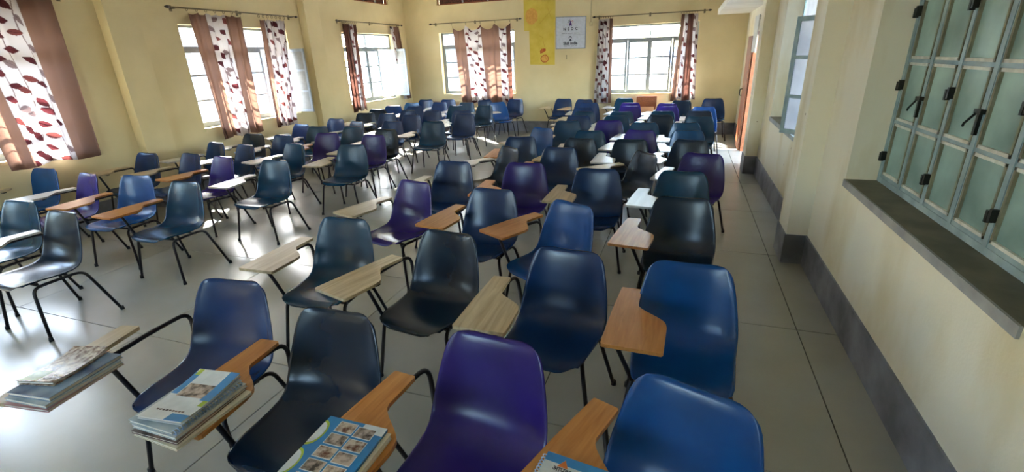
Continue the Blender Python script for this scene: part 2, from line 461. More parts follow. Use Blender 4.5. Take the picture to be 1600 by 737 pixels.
# ------------------------------------------------------------------ door in the right wall
dr = struct(empty('door_1', (XR, 10.2, 0), -H90), 'brown wooden door standing open beside the back corner')
bm = bmesh.new()
box(bm, -.03, .05, -.05, .04, 0, 2.15); box(bm, 1.2, 1.25, -.02, .2, 0, 2.15); box(bm, .05, 1.2, -.02, .2, 2.08, 2.15)
mesh_obj('door_frame', bm, M['door_wood'], dr)
df = mesh_obj('door_leaf', bx(-.62, 0, -.09, -.055, .015, 2.08), M['door_wood'], dr, bevel=.003)
bm = bmesh.new(); tube(bm, fillet([(-.55, -.09, 1.0), (-.55, -.13, 1.0), (-.55, -.13, 1.12), (-.55, -.09, 1.12)], .015), .008, 8)
mesh_obj('handle', bm, M['iron'], df, smooth=True)
nb = tag(empty('hanging_panel', (XR, 9.9, 1.80)), 'pale narrow panel hanging over the top of the doorway', 'panel')
mesh_obj('panel', bx(-.085, -.065, -.28, .28, 0, .60), M['white_paint'], nb, bevel=.004)
for yy in (-.22, .22):
    bm = bmesh.new(); tube(bm, fillet([(0, yy, .56), (-.05, yy, .58), (-.07, yy, .56)], .01), .006, 6); mesh_obj('hanger', bm, M['iron'], nb, smooth=True)

# ------------------------------------------------------------------ curtains
def curtain_mat():
    k = NT('printed_curtain_cloth'); t = k.t
    at = k.n('ShaderNodeVertexColor'); at.layer_name = 'print'
    wv = k.n('ShaderNodeTexNoise'); wv.inputs['Scale'].default_value = 160
    tc = k.n('ShaderNodeTexCoord'); k.l(tc.outputs['Object'], wv.inputs['Vector'])
    bp = k.n('ShaderNodeBump'); bp.inputs['Strength'].default_value = .15; bp.inputs['Distance'].default_value = .003
    k.l(wv.outputs[0], bp.inputs['Height']); k.l(bp.outputs[0], k.b.inputs['Normal'])
    k.l(at.outputs[0], k.b.inputs['Base Color']); k.b.inputs['Roughness'].default_value = .8
    k.b.inputs['Specular IOR Level'].default_value = .2
    tl = k.n('ShaderNodeBsdfTranslucent'); k.l(at.outputs[0], tl.inputs[0])
    mx = k.n('ShaderNodeMixShader'); mx.inputs[0].default_value = .30
    k.l(k.b.outputs[0], mx.inputs[1]); k.l(tl.outputs[0], mx.inputs[2])
    k.l(mx.outputs[0], t.nodes['Material Output'].inputs[0]); return k.m
M['curtain'] = curtain_mat()
BROWN, BROWN2, WHITE = rgb(112, 84, 72)[:3], rgb(86, 56, 48)[:3], rgb(178, 170, 170)[:3]
LEAF1, LEAF2, LEAFG = rgb(70, 30, 34)[:3], rgb(98, 50, 48)[:3], rgb(108, 90, 90)[:3]

def print_colors(S, T, stripes, seed, flat_w, H):
    """S,T: metres across / down the flat cloth"""
    rnd = random.Random(seed)
    col = np.zeros(S.shape + (3,)); col[:] = BROWN
    u = S / flat_w
    for a, b, c in stripes:
        m = (u >= a) & (u < b); col[m] = c
    for a, b, c in stripes:
        if c is not WHITE: continue
        cx = (a + b) / 2 * flat_w; wid = (b - a) * flat_w
        nv = max(1, int(round(wid / .22)))
        for v in range(nv):
            vx = a * flat_w + wid * (v + .5) / nv; ph = rnd.uniform(0, 6)
            line = vx + .045 * np.sin(T * 5.2 + ph)
            col[(np.abs(S - line) < .006) & (u >= a) & (u < b)] = LEAFG
            z = rnd.uniform(0, .1); side = rnd.choice((-1, 1))
            while z < H:
                lx = vx + .045 * math.sin(z * 5.2 + ph) + side * rnd.uniform(.045, .07)
                ang = rnd.uniform(-.5, .5) + (0 if side > 0 else math.pi) + .5
                L, Wd = rnd.uniform(.068, .086), rnd.uniform(.034, .044)
                dx, dy = S - lx, T - z
                p = dx * math.cos(ang) + dy * math.sin(ang); q = -dx * math.sin(ang) + dy * math.cos(ang)
                inside = (np.abs(p) < L) & (np.abs(q) < Wd * (1 - (p / L)**2)) & (u >= a) & (u < b)
                c0 = rnd.choice((LEAF1, LEAF1, LEAF2, LEAFG))
                col[inside] = c0
                vein = inside & (np.abs(q) < .003)
                col[vein] = tuple(x * .6 for x in c0)
                z += rnd.uniform(.11, .17); side = -side
    return col

def curtain(origin, rz, top, bot, ztop, zbot, stripes, folds, amp, label, seed, flat=1.5, droop=0.0, hooks=6, pinch=None, hem=0.0, y_off=-.09):
    """local x along the wall, local y outward; cloth hangs inside the room"""
    root = tag(empty('curtain', origin, rz), label, 'curtain')
    span = max(abs(top[1] - top[0]), abs(bot[1] - bot[0])); H = ztop - zbot
    flat_w = span * flat
    nu = max(40, int(flat_w / .006)); nv = int(H / .0065)
    u = np.linspace(0, 1, nu + 1)[:, None]; v = np.linspace(0, 1, nv + 1)[None, :]
    U, Vv = np.broadcast_arrays(u, v)
    x0 = top[0] + (bot[0] - top[0]) * Vv; x1 = top[1] + (bot[1] - top[1]) * Vv
    if pinch:
        pz, pw = pinch; g = np.exp(-((Vv - pz) / .16)**2) * pw
        c = (x0 + x1) / 2; x0 = c + (x0 - c) * (1 - g); x1 = c + (x1 - c) * (1 - g)
    ph = U * folds * 2 * math.pi
    rn = random.Random(seed); p1, p2 = rn.uniform(0, 6), rn.uniform(0, 6)
    X = x0 + (x1 - x0) * U + .012 * np.sin(ph * 2 + p1 + Vv * 1.3) * (amp / .03)
    grow = .45 + .55 * Vv
    Y = y_off + amp * grow * np.sin(ph + .8 * np.sin(Vv * 2.2 + p1)) + .35 * amp * np.sin(ph * 1.7 + p2 + Vv * 2.0)
    Y = np.minimum(Y, -.02)
    Z = ztop - H * Vv - droop * np.abs(np.sin(U * math.pi * hooks))**.8 * np.exp(-Vv * 6) + hem * np.sin(ph * .5 + p2) * Vv
    co = np.stack([X, Y, Z], -1).reshape(-1, 3)
    me = bpy.data.meshes.new('cloth')
    idx = np.arange((nu + 1) * (nv + 1)).reshape(nu + 1, nv + 1)
    faces = np.stack([idx[:-1, :-1], idx[1:, :-1], idx[1:, 1:], idx[:-1, 1:]], -1).reshape(-1, 4)
    me.vertices.add(len(co)); me.vertices.foreach_set('co', co.ravel())
    me.loops.add(len(faces) * 4); me.loops.foreach_set('vertex_index', faces.ravel().astype(np.int32))
    me.polygons.add(len(faces)); me.polygons.foreach_set('loop_start', np.arange(0, len(faces) * 4, 4, dtype=np.int32))
    me.update(calc_edges=True)
    me.polygons.foreach_set('use_smooth', np.ones(len(faces), dtype=bool))
    C = print_colors(U * flat_w, Vv * H, stripes, seed, flat_w, H).reshape(-1, 3)
    at = me.color_attributes.new('print', 'FLOAT_COLOR', 'POINT')
    at.data.foreach_set('color', np.concatenate([C, np.ones((len(C), 1))], 1).astype(np.float32).ravel())
    me.materials.append(M['curtain'])
    o = link(bpy.data.objects.new('cloth', me), root)
    # eyelet rings carry the cloth on the rod
    for k in range(hooks + 1):
        uu = k / hooks; xx = top[0] + (top[1] - top[0]) * uu
        bm = bmesh.new()
        tube(bm, [(xx, y_off + .022 * math.cos(a), ztop + .035 + .022 * math.sin(a)) for a in np.linspace(0, 2*math.pi, 11)], .004, 5)
        mesh_obj('curtain_ring', bm, M['rod'], root, smooth=True)
    return root

def rod(origin, rz, x0, x1, z, label, y_off=-.09):
    root = tag(empty('curtain_rod', origin, rz), label, 'curtain rod')
    bm = bmesh.new(); tube(bm, [(x0, y_off, z), (x1, y_off, z)], .011, 8)
    mesh_obj('pole', bm, M['rod'], root, smooth=True)
    for x, s in ((x0, -1), (x1, 1)):
        bm = bmesh.new(); tube(bm, [(x, y_off, z), (x + s*.03, y_off, z), (x + s*.07, y_off, z)], [.016, .022, .006], 10)
        mesh_obj('finial', bm, M['rod_end'], root, smooth=True)
    for x in (x0 + .08, (x0 + x1) / 2, x1 - .08):
        bm = bmesh.new(); box(bm, x - .008, x + .008, y_off - .008, .0, z - .02, z - .008); box(bm, x - .02, x + .02, -.008, 0, z - .05, z + .03)
        mesh_obj('bracket', bm, M['rod'], root)

LEFT = lambda y: (XL, y, 0)
rod((XL, 0, 0), H90, 1.8, 4.3, 2.76, 'curtain rod over the side window nearest the books')
rod((XL, 0, 0), H90, 5.55, 8.05, 2.74, 'curtain rod over the sunlit side window between pilasters')
rod((XL, 0, 0), H90, 9.3, 11.85, 2.74, 'curtain rod over side window near the back corner')
rod((0, YB, 0), 0, -6.42, -4.0, 2.74, 'thin curtain rod above the wide drooping curtain')
rod((0, YB, 0), 0, -2.12, .34, 2.67, 'curtain rod above the bright back window')
curtain((XL, 0, 0), H90, (2.98, 4.09), (3.12, 4.06), 2.71, .88,
        ((0, .25, BROWN), (.25, .72, WHITE), (.72, 1, BROWN)), 3.0, .03, 'wide curtain, white leaf-print band between brown borders, next to pilaster', 11, 1.15, hem=.02)
curtain((XL, 0, 0), H90, (5.82, 6.78), (5.92, 6.74), 2.69, .78,
        ((0, .32, BROWN), (.32, .68, WHITE), (.68, 1, BROWN)), 5, .032, 'brown and leaf-print curtain with sunlit grill shadows', 12, 1.3, droop=.03, hem=.02)
curtain((XL, 0, 0), H90, (7.17, 7.76), (7.12, 7.55), 2.67, .80,
        ((0, .12, BROWN), (.12, 1, WHITE)), 4, .04, 'narrow gathered leaf-print curtain beside the open pale casement', 13, 1.7, droop=.03, hem=.015)
curtain((XL, 0, 0), H90, (9.46, 9.92), (9.46, 9.88), 2.68, .82,
        ((0, .4, BROWN2), (.4, .75, WHITE), (.75, 1, BROWN2)), 4, .04, 'bunched dark curtain at the pilaster end of the side window', 14, 1.7, hem=.03)
curtain((XL, 0, 0), H90, (11.30, 11.72), (11.66, 11.96), 2.70, .90,
        ((0, .45, WHITE), (.45, 1, BROWN)), 3, .03, 'thin bunched curtain tucked into the back corner', 15, 1.6)
curtain((0, YB, 0), 0, (-5.84, -4.24), (-5.66, -4.22), 2.67, .72,
        ((0, .20, BROWN), (.20, .50, WHITE), (.50, .80, BROWN), (.80, .94, WHITE), (.94, 1, BROWN2)), 5, .032, 'wide drooping curtain of brown and leaf-print bands on back wall', 16, 1.12, droop=.13, hooks=4, hem=.03)
curtain((0, YB, 0), 0, (-2.03, -1.72), (-2.09, -1.68), 2.62, .73,
        ((0, .78, WHITE), (.78, 1, BROWN)), 3.5, .04, 'gathered leaf-print curtain between sign board and bright back window', 17, 1.8)
curtain((0, YB, 0), 0, (-.22, .12), (-.32, .22), 2.62, .78,
        ((0, .25, BROWN), (.25, .5, WHITE), (.5, .8, BROWN2), (.8, 1, WHITE)), 3.5, .04, 'gathered brown curtain on the door side of the back window', 18, 1.8, hem=.02)

# ------------------------------------------------------------------ posters on the back wall
def sheet(name, pts, mat, parent, y=-.004, th=.003):
    bm = bmesh.new()
    a = [bm.verts.new((x, y, z)) for x, z in pts]; b = [bm.verts.new((x, y + th, z)) for x, z in pts]
    bm.faces.new(a); bm.faces.new(b[::-1]); n = len(pts)
    for i in range(n): bm.faces.new((a[i], b[i], b[(i+1) % n], a[(i+1) % n]))
    return mesh_obj(name, bm, mat, parent)
def ell(cx, cz, rx, rz_, n=18, wob=0.0, seed=0):
    r = random.Random(seed)
    return [(cx + rx * math.cos(t) * (1 + r.uniform(-wob, wob)), cz + rz_ * math.sin(t) * (1 + r.uniform(-wob, wob))) for t in [2*math.pi*i/n for i in range(n)]]
M['yellow'] = noisy('yellow_chart_paper', rgb(204, 180, 66), rgb(214, 192, 86), scale=5, rough=.7)
M['orange_ink'] = noisy('faded_orange_print', rgb(206, 150, 66), rgb(222, 170, 84), scale=22, rough=.7)
M['red_ink'] = noisy('brick_red_print', rgb(168, 82, 34), rgb(192, 104, 48), scale=22, rough=.7)
M['ochre_ink'] = plain('ochre_pencil', rgb(204, 172, 64), .7)
yp = tag(empty('chart_poster', (0, YB, 0)), 'tall yellow paper chart with faded orange flower and fruit drawing', 'poster')
sheet('upper_sheet', [(-3.90, 2.46), (-3.11, 2.44), (-3.10, 3.14), (-3.90, 3.17)], M['yellow'], yp)
sheet('lower_sheet', [(-3.76, 1.67), (-3.12, 1.65), (-3.12, 2.46), (-3.77, 2.48)], M['yellow'], yp, y=-.008)
sheet('flower_drawing', ell(-3.70, 2.78, .16, .18, 22, .06, 3), M['orange_ink'], yp, y=-.0085)
sheet('fruit_drawing', ell(-3.38, 1.80, .105, .095, 16, .05, 4), M['red_ink'], yp, y=-.0095)
sheet('fruit_center', ell(-3.38, 1.80, .085, .075, 16, .03, 5), M['orange_ink'], yp, y=-.0105)
sheet('leaf_drawing', [(-3.49, 1.92), (-3.42, 1.94), (-3.34, 1.99), (-3.36, 2.04), (-3.46, 2.03), (-3.5, 1.98)], M['red_ink'], yp, y=-.0095)
for k, (xa, za, xb, zb) in enumerate(((-3.43, 2.30, -3.38, 2.08), (-3.52, 2.34, -3.43, 2.30), (-3.5, 2.6, -3.2, 2.9), (-3.3, 2.95, -3.2, 2.7))):
    dxx, dzz = (zb - za), -(xb - xa); L = math.hypot(dxx, dzz); dxx, dzz = dxx / L * .006, dzz / L * .006
    sheet('pencil_line', [(xa + dxx, za + dzz), (xa - dxx, za - dzz), (xb - dxx, zb - dzz), (xb + dxx, zb + dzz)], M['ochre_ink'], yp, y=-.0095)

M['board_white'] = plain('pale_blue_white_board', rgb(196, 204, 220), .4)
M['board_edge'] = plain('blue_grey_board_edge', rgb(120, 136, 158), .5)
M['ink'] = plain('navy_ink', rgb(40, 38, 66), .6); M['violet'] = plain('violet_ink', rgb(74, 40, 120), .6)
M['crimson'] = plain('crimson_ink', rgb(190, 50, 80), .6); M['green_ink'] = plain('green_ink', rgb(70, 110, 90), .6); M['orange_flat'] = plain('orange_flat_ink', rgb(214, 120, 50), .6)
sb = tag(empty('sign_board', (0, YB, 0)), 'square pale sign board with skills emblem and lettering', 'sign')
X0, X1, Z0, Z1 = -3.09, -2.36, 2.01, 2.71
sheet('panel', [(X0, Z0), (X1, Z0 - .01), (X1 + .01, Z1), (X0, Z1 + .02)], M['board_edge'], sb, y=-.022, th=.02)
sheet('face', [(X0 + .015, Z0 + .015), (X1 - .015, Z0 + .006), (X1 - .006, Z1 - .014), (X0 + .014, Z1 + .004)], M['board_white'], sb, y=-.024, th=.004)
def text(body, x, z, size, mat, parent, y=-.0255, rot=(H90, 0, 0), align='CENTER', name='lettering', space=1.0, bold=0.0):
    cu = bpy.data.curves.new(name, 'FONT'); cu.body = body; cu.size = size; cu.align_x = align; cu.extrude = .0004; cu.space_character = space; cu.resolution_u = 3; cu.offset = bold
    o = bpy.data.objects.new(name, cu); COL.objects.link(o)
    bpy.context.view_layer.update()
    dg = bpy.context.evaluated_depsgraph_get()
    me = bpy.data.meshes.new_from_object(o.evaluated_get(dg))
    bpy.data.objects.remove(o); bpy.data.curves.remove(cu)
    me.name = name; me.materials.clear(); me.materials.append(mat)
    ob = link(bpy.data.objects.new(name, me), parent); ob.location = (x, y, z); ob.rotation_euler = rot
    return ob
cxx = (X0 + X1) / 2
# emblem: a figure with raised arms and rays
sheet('emblem_head', ell(cxx, 2.605, .022, .022, 12), M['violet'], sb, y=-.0255, th=.001)
sheet('emblem_body', [(cxx - .032, 2.50), (cxx, 2.53), (cxx + .032, 2.50), (cxx + .03, 2.57), (cxx + .012, 2.585), (cxx - .012, 2.585), (cxx - .03, 2.57)], M['violet'], sb, y=-.0255, th=.001)
for k, m in enumerate((M['ink'], M['green_ink'], M['ink'], M['orange_flat'], M['crimson'], M['crimson'])):
    a = math.radians(160 - k * 28); ca, sa = math.cos(a), math.sin(a)
    p = lambda r, w: (cxx + r*ca - w*sa, 2.575 + r*sa + w*ca)
    sheet('emblem_ray', [p(.045, .006), p(.045, -.006), p(.085, -.004), p(.085, .004)], m, sb, y=-.0255, th=.001)
sheet('emblem_base', [(cxx - .12, 2.558), (cxx + .12, 2.554), (cxx + .12, 2.560), (cxx - .12, 2.564)], M['orange_flat'], sb, y=-.0252, th=.001)
text('N S D C', cxx, 2.42, .085, M['ink'], sb, space=1.2, bold=.0025)
sheet('rule', [(cxx - .14, 2.400), (cxx + .14, 2.398), (cxx + .14, 2.403), (cxx - .14, 2.405)], M['board_edge'], sb, y=-.0255, th=.001)
text('National Skill Development Corporation', cxx, 2.345, .026, M['ink'], sb)
sheet('rule', [(X0 + .02, 2.325), (X1 - .02, 2.318), (X1 - .02, 2.321), (X0 + .02, 2.328)], M['board_edge'], sb, y=-.0255, th=.001)
sheet('bulb_emblem', ell(cxx - .005, 2.255, .038, .035, 14), M['ink'], sb, y=-.0255, th=.001)
sheet('bulb_glow', ell(cxx - .008, 2.245, .022, .02, 12), M['board_white'], sb, y=-.0262, th=.001)
sheet('bulb_stand', [(cxx - .05, 2.185), (cxx + .05, 2.185), (cxx + .018, 2.205), (cxx + .012, 2.23), (cxx - .012, 2.23), (cxx - .018, 2.205)], M['ink'], sb, y=-.0258, th=.001)
text('Skill India', cxx, 2.10, .092, M['ink'], sb, bold=.0035)
text('कौशल भारत - कुशल भारत', cxx, 2.06, .034, M['ink'], sb)

cp_ = tag(empty('conduit_pipe', (-2.24, YB, 0)), 'cream conduit pipe ending in a small junction box', 'conduit')
bm = bmesh.new(); tube(bm, [(0, -.014, 2.56), (0, -.014, ZC)], .013, 8); mesh_obj('pipe', bm, M['conduit'], cp_, smooth=True)
mesh_obj('junction_box', bx(-.04, .04, -.035, 0, 2.49, 2.57), M['conduit'], cp_, bevel=.005)
bm = bmesh.new(); tube(bm, fillet([(-2.82, YB, 1.86), (-2.82, YB - .03, 1.86), (-2.82, YB - .035, 1.79), (-2.82, YB - .02, 1.77)], .01), .006, 6)
tag(mesh_obj('wall_hook', bm, M['iron'], smooth=True), 'small iron hook in the wall below the sign', 'hook')

# ------------------------------------------------------------------ outside
M['ground'] = noisy('dusty_ground', rgb(176, 166, 146), rgb(204, 196, 178), scale=.6, rough=.9)
struct(mesh_obj('ground', bx(-900, 900, -900, 900, -.5, -.16), M['ground']))
M['leafgreen'] = noisy('tree_leaves', rgb(70, 104, 50), rgb(120, 152, 80), scale=3, rough=.6)
M['bark'] = noisy('bark', rgb(82, 66, 50), rgb(110, 92, 72), scale=8, rough=.9)
M['outer_wall'] = noisy('far_wall_paint', rgb(190, 180, 165), rgb(214, 206, 192), scale=1, rough=.8)
M['tin'] = noisy('grey_tin_roof', rgb(120, 116, 114), rgb(150, 146, 142), scale=2, rough=.5)
for nm, b in (('sunshade_left', (XL - WT - .68, XL - WT, YF, YB + .3, 2.60, 2.70)), ('sunshade_back', (XL - .3, XR + .3, YB + WT, YB + WT + .68, 2.60, 2.70))):
    child_ws('sunshade', bx(*b), M['outer_wall'], wl if 'left' in nm else wb)
child_ws('added_shade_roof', bx(XR + WT, 3.9, YF, YB + .3, 2.9, 3.05), M['outer_wall'], wr)  # unseen slab added outside to dim the frosted windows
child_ws('corridor_floor', bx(XR + .3, 3.9, YF, YB + .3, -.15, -.01), M['cement'], wr)

def tree(x, y, h, r, seed, label):
    rnd = random.Random(seed)
    t = tag(empty('tree', (x, y, -.16)), label, 'tree', 'trees outside the windows')
    bm = bmesh.new(); tube(bm, [(0, 0, 0), (.1, 0, h*.3), (-.05, .1, h*.6)], [.16, .12, .07], 8); mesh_obj('trunk', bm, M['bark'], t, smooth=True)
    bm = bmesh.new()
    for k in range(900):
        d = Vector((rnd.gauss(0, 1), rnd.gauss(0, 1), rnd.gauss(0, 1))).normalized() * r * rnd.uniform(.55, 1)
        c = d + Vector((0, 0, h * .72)); n = Vector((rnd.gauss(0, 1), rnd.gauss(0, 1), rnd.gauss(0, 1))).normalized()
        a = n.orthogonal().normalized() * .16; b = n.cross(a).normalized() * .09
        bm.faces.new([bm.verts.new(c + q) for q in (a, b, -a, -b)])
    f = mesh_obj('foliage', bm, M['leafgreen'], t); f['kind'] = 'stuff'
def neighbour(loc, rz, L, H, D, label):
    """plain single-storey block; local +x along its front, front at local y = 0"""
    b = tag(empty('building', loc, rz), label, 'building')
    mesh_obj('walls', bx(0, L, 0, D, 0, H), M['pale_facade'], b)
    mesh_obj('roof_slab', bx(-.3, L + .3, -.5, D + .3, H, H + .18), M['pale_facade'], b)
    mesh_obj('plinth', bx(-.05, L + .05, -.06, 0, 0, .6), M['outer_wall'], b)
    for k in range(int(L / 3.2)):
        x = 1.0 + k * 3.2
        w = mesh_obj('window', bx(x, x + 1.3, -.03, .0, 1.2, 2.5), M['frame_light'], b)
        for q in range(2):
            mesh_obj('pane', bx(x + .06 + q*.62, x + .62 + q*.62, -.04, -.03, 1.26, 2.44), M['far_pane'], w)
        mesh_obj('ledge', bx(x - .15, x + 1.45, -.4, 0, 2.62, 2.70), M['pale_facade'], b)
M['pale_facade'] = noisy('pale_far_facade', rgb(218, 216, 210), rgb(232, 230, 226), scale=1, rough=.8)
M['far_pane'] = plain('far_window_pane', rgb(120, 130, 138), .2)
neighbour((-15.5, -6, -.16), H90, 24.5, 3.9, 5, 'long pale building across the yard beyond the curtained wall')
neighbour((-14.6, 20.5, -.16), 0, 12.2, 3.9, 5, 'pale building behind the back wall, seen through window gaps')
tree(.9, 22.5, 4.6, 1.6, 1, 'leafy green tree seen through the bright back window')
sh = tag(empty('shed', (1.2, 19.0, -.16)), 'low shed with tin roof outside the back window', 'shed')
mesh_obj('walls', bx(-1.9, 1.9, -1.2, 1.2, 0, 1.6), M['outer_wall'], sh)
bm = bmesh.new()
for s in (-1, 1):
    pts = [(-2.1, s * 1.5, 1.5), (2.1, s * 1.5, 1.5), (2.1, 0, 2.1), (-2.1, 0, 2.1)]
    lo_ = [bm.verts.new(p) for p in pts]; hi_ = [bm.verts.new((p[0], p[1], p[2] + .05)) for p in pts]
    bm.faces.new(lo_); bm.faces.new(hi_)
    for i in range(4): bm.faces.new((lo_[i], lo_[(i+1) % 4], hi_[(i+1) % 4], hi_[i]))
mesh_obj('roof', bm, M['tin'], sh)

# ------------------------------------------------------------------ tablet-arm chairs
def plastic(name, c, r=.27):
    d = tuple(x * .8 for x in c[:3]) + (1,)
    return noisy(name, d, c, scale=5, rough=r, spec=.45, bump=.02, bscale=220)
SH = {'n': plastic('navy_plastic', rgb(10, 46, 90)), 'b': plastic('blue_plastic', rgb(8, 70, 132)), 't': plastic('dark_teal_plastic', rgb(4, 56, 84)),
      'p': plastic('purple_navy_plastic', rgb(43, 29, 108)), 'k': plastic('blackish_blue_plastic', rgb(6, 30, 50))}
SHN = {'n': 'navy blue', 'b': 'bright blue', 't': 'dark teal', 'p': 'purple', 'k': 'blackish blue'}
PD = {'o': wood('orange_brown_laminate', rgb(182, 116, 52), rgb(208, 144, 78), .33), 'l': wood('pale_wood_laminate', rgb(168, 144, 108), rgb(204, 184, 148), .36, 2.0),
      'w': wood('whitish_glare_laminate', rgb(176, 168, 156), rgb(208, 202, 192), .30, 1.2)}  # whitish laminate; in the right column its white stands in for window reflection
PDN = {'o': 'orange-brown tablet', 'l': 'pale wood tablet', 'w': 'whitish tablet'}

def shell_mesh():
    prof = [(-.292,.418),(-.288,.434),(-.268,.443),(-.22,.446),(-.15,.440),(-.07,.431),(.0,.427),(.06,.429),(.11,.441),(.15,.466),(.178,.503),(.196,.55),(.209,.605),(.220,.66),(.230,.715),(.239,.765),(.247,.805),(.254,.832),(.261,.846),(.270,.850)]
    hw =   [.190,.205,.220,.231,.238,.244,.249,.253,.257,.259,.259,.256,.250,.241,.231,.220,.210,.199,.186,.174]
    dish = [.000,.004,.012,.020,.026,.030,.034,.038,.044,.052,.058,.058,.054,.048,.042,.036,.030,.026,.022,.018]
    n = len(prof); us = [-1,-.985,-.94,-.86,-.74,-.58,-.4,-.2,0,.2,.4,.58,.74,.86,.94,.985,1]
    bm = bmesh.new(); grid = []; under = []
    P = []; N = []
    for i in range(n):
        a = Vector((0,) + prof[max(i-1, 0)]); b = Vector((0,) + prof[min(i+1, n-1)]); d = (b - a).normalized()
        nr = Vector((0, -d.z, d.y))          # towards the sitter
        row = []
        for u in us:
            off = dish[i] * abs(u)**2.6
            if abs(u) > .97: off -= .008 * (abs(u) - .97) / .03
            pull = 0                          # rounded top and front corners
            if i >= n - 4: pull = .030 * max(0, abs(u) - .55)**2 / .2 * (i - (n - 5)) / 4
            if i <= 4: pull = -.040 * max(0, abs(u) - .5)**2 / .25 * (1, .8, .55, .3, .12)[i]
            row.append(Vector((u * hw[i], prof[i][0], prof[i][1])) + nr * off - d * pull)
        P.append(row); N.append(nr)
    m = len(us)
    for i in range(n):
        grid.append([bm.verts.new(p) for p in P[i]])
        under.append([bm.verts.new(p - N[i] * .007 - Vector((u * .004, 0, 0)) * (abs(u) > .95)) for p, u in zip(P[i], us)])
    for i in range(n - 1):
        for j in range(m - 1):
            bm.faces.new((grid[i][j], grid[i][j+1], grid[i+1][j+1], grid[i+1][j]))
            bm.faces.new((under[i][j], under[i+1][j], under[i+1][j+1], under[i][j+1]))
        for j in (0, m - 1):
            bm.faces.new((grid[i][j], grid[i+1][j], under[i+1][j], under[i][j]))
    for i in (0, n - 1):
        for j in range(m - 1):
            bm.faces.new((grid[i][j], grid[i][j+1], under[i][j+1], under[i][j]))
    return bm

RT = .0115
def leg_bm(sx, front):
    bm = bmesh.new()
    if front: p = fillet([(sx*.19, -.10, .405), (sx*.225, -.205, .405), (sx*.285, -.245, .0)], .05)
    else:     p = fillet([(sx*.19, .02, .405), (sx*.215, .135, .405), (sx*.285, .262, .0)], .06)
    return tube(bm, p, RT, 8)
def arm_bm():
    bm = bmesh.new()
    p = fillet([(-.20, .09, .405), (-.265, .165, .47), (-.33, .235, .648), (-.345, .02, .648), (-.335, -.225, .648), (-.30, -.225, .60), (-.222, -.20, .405)], .07, 6)
    return tube(bm, p, RT, 8)
def pad_poly():
    # outline seen from above: narrow arm strip at the rear, broad writing area in front
    p = [(-.405, .15), (-.40, .157), (-.306, .157), (-.300, .15), (-.298, -.02)]
    for i in range(1, 9):
        t = i / 8; p.append((-.298 + .145 * (3*t*t - 2*t**3), -.02 - .16 * t))
    p += [(-.148, -.21), (-.150, -.415), (-.158, -.425), (-.415, -.425), (-.423, -.415), (-.418, -.1)]
    return p
def pad_bm():
    bm = bmesh.new(); prism(bm, pad_poly(), .660, .678)
    return bm

proto = {}
def proto_mesh(key, bm, mat, smooth=True):
    o = mesh_obj(key, bm, mat, smooth=smooth); proto[key] = o.data; bpy.data.objects.remove(o)
proto_mesh('seat_shell', shell_mesh(), SH['n'])
for nm, sx, fr in (('leg_fl', -1, 1), ('leg_fr', 1, 1), ('leg_rl', -1, 0), ('leg_rr', 1, 0)): proto_mesh(nm, leg_bm(sx, fr), M['steel'])
proto_mesh('arm_tube', arm_bm(), M['steel'])
for sx, nm in ((-1, 'rail_l'), (1, 'rail_r')):
    bm = bmesh.new(); tube(bm, [(sx*.203, -.16, .405), (sx*.196, .07, .405)], RT, 8); proto_mesh(nm, bm, M['steel'])
for yy, nm in ((-.14, 'bar_f'), (.05, 'bar_b')):
    bm = bmesh.new(); tube(bm, [(-.205, yy, .400), (.205, yy, .400)], .009, 6); proto_mesh(nm, bm, M['steel'])
proto_mesh('tablet', pad_bm(), PD['o'], smooth=False)
bm = bmesh.new(); box(bm, -.36, -.20, -.20, -.17, .640, .660); proto_mesh('tablet_bracket', bm, M['steel'], smooth=False)
bm = bmesh.new(); tube(bm, [(0, 0, -.001), (0, 0, .03)], [.0165, .014], 8); proto_mesh('foot_cap', bm, M['rubber'])

def set_mat(o, m):
    o.material_slots[0].link = 'OBJECT'; o.material_slots[0].material = m

def chair(x, y, deg, sc, pc, label, group, caps=False, pad=(0, 0, 0), tilt=0.0):
    r = tag(empty('tablet_chair', (x, y, 0), math.radians(deg)), label, 'chair', group)
    def part(name, key, parent=None):
        return link(bpy.data.objects.new(name, proto[key]), parent or r)
    set_mat(part('seat_shell', 'seat_shell'), SH[sc])
    for k, fx, fy in (('leg_fl', -.285, -.245), ('leg_fr', .285, -.245), ('leg_rl', -.285, .262), ('leg_rr', .285, .262)):
        lg = part('leg', k)
        if caps:
            c = part('foot_cap', 'foot_cap', lg); c.location = (fx, fy, 0)
    for k in ('rail_l', 'rail_r'): part('seat_rail', k)
    for k in ('bar_f', 'bar_b'): part('cross_bar', k)
    part('arm_tube', 'arm_tube'); part('tablet_bracket', 'tablet_bracket').location = (pad[0], pad[1], 0)
    t = part('tablet', 'tablet'); set_mat(t, PD[pc])
    t.location = (pad[0], pad[1], 0)
    a = math.radians(pad[2])
    if a:
        # swing about the arm strip
        c = Vector((-.35, .0, 0)); rot = Matrix.Rotation(a, 4, 'Z')
        t.matrix_local = Matrix.Translation(Vector((pad[0], pad[1], 0)) + c) @ rot @ Matrix.Translation(-c)
    return r

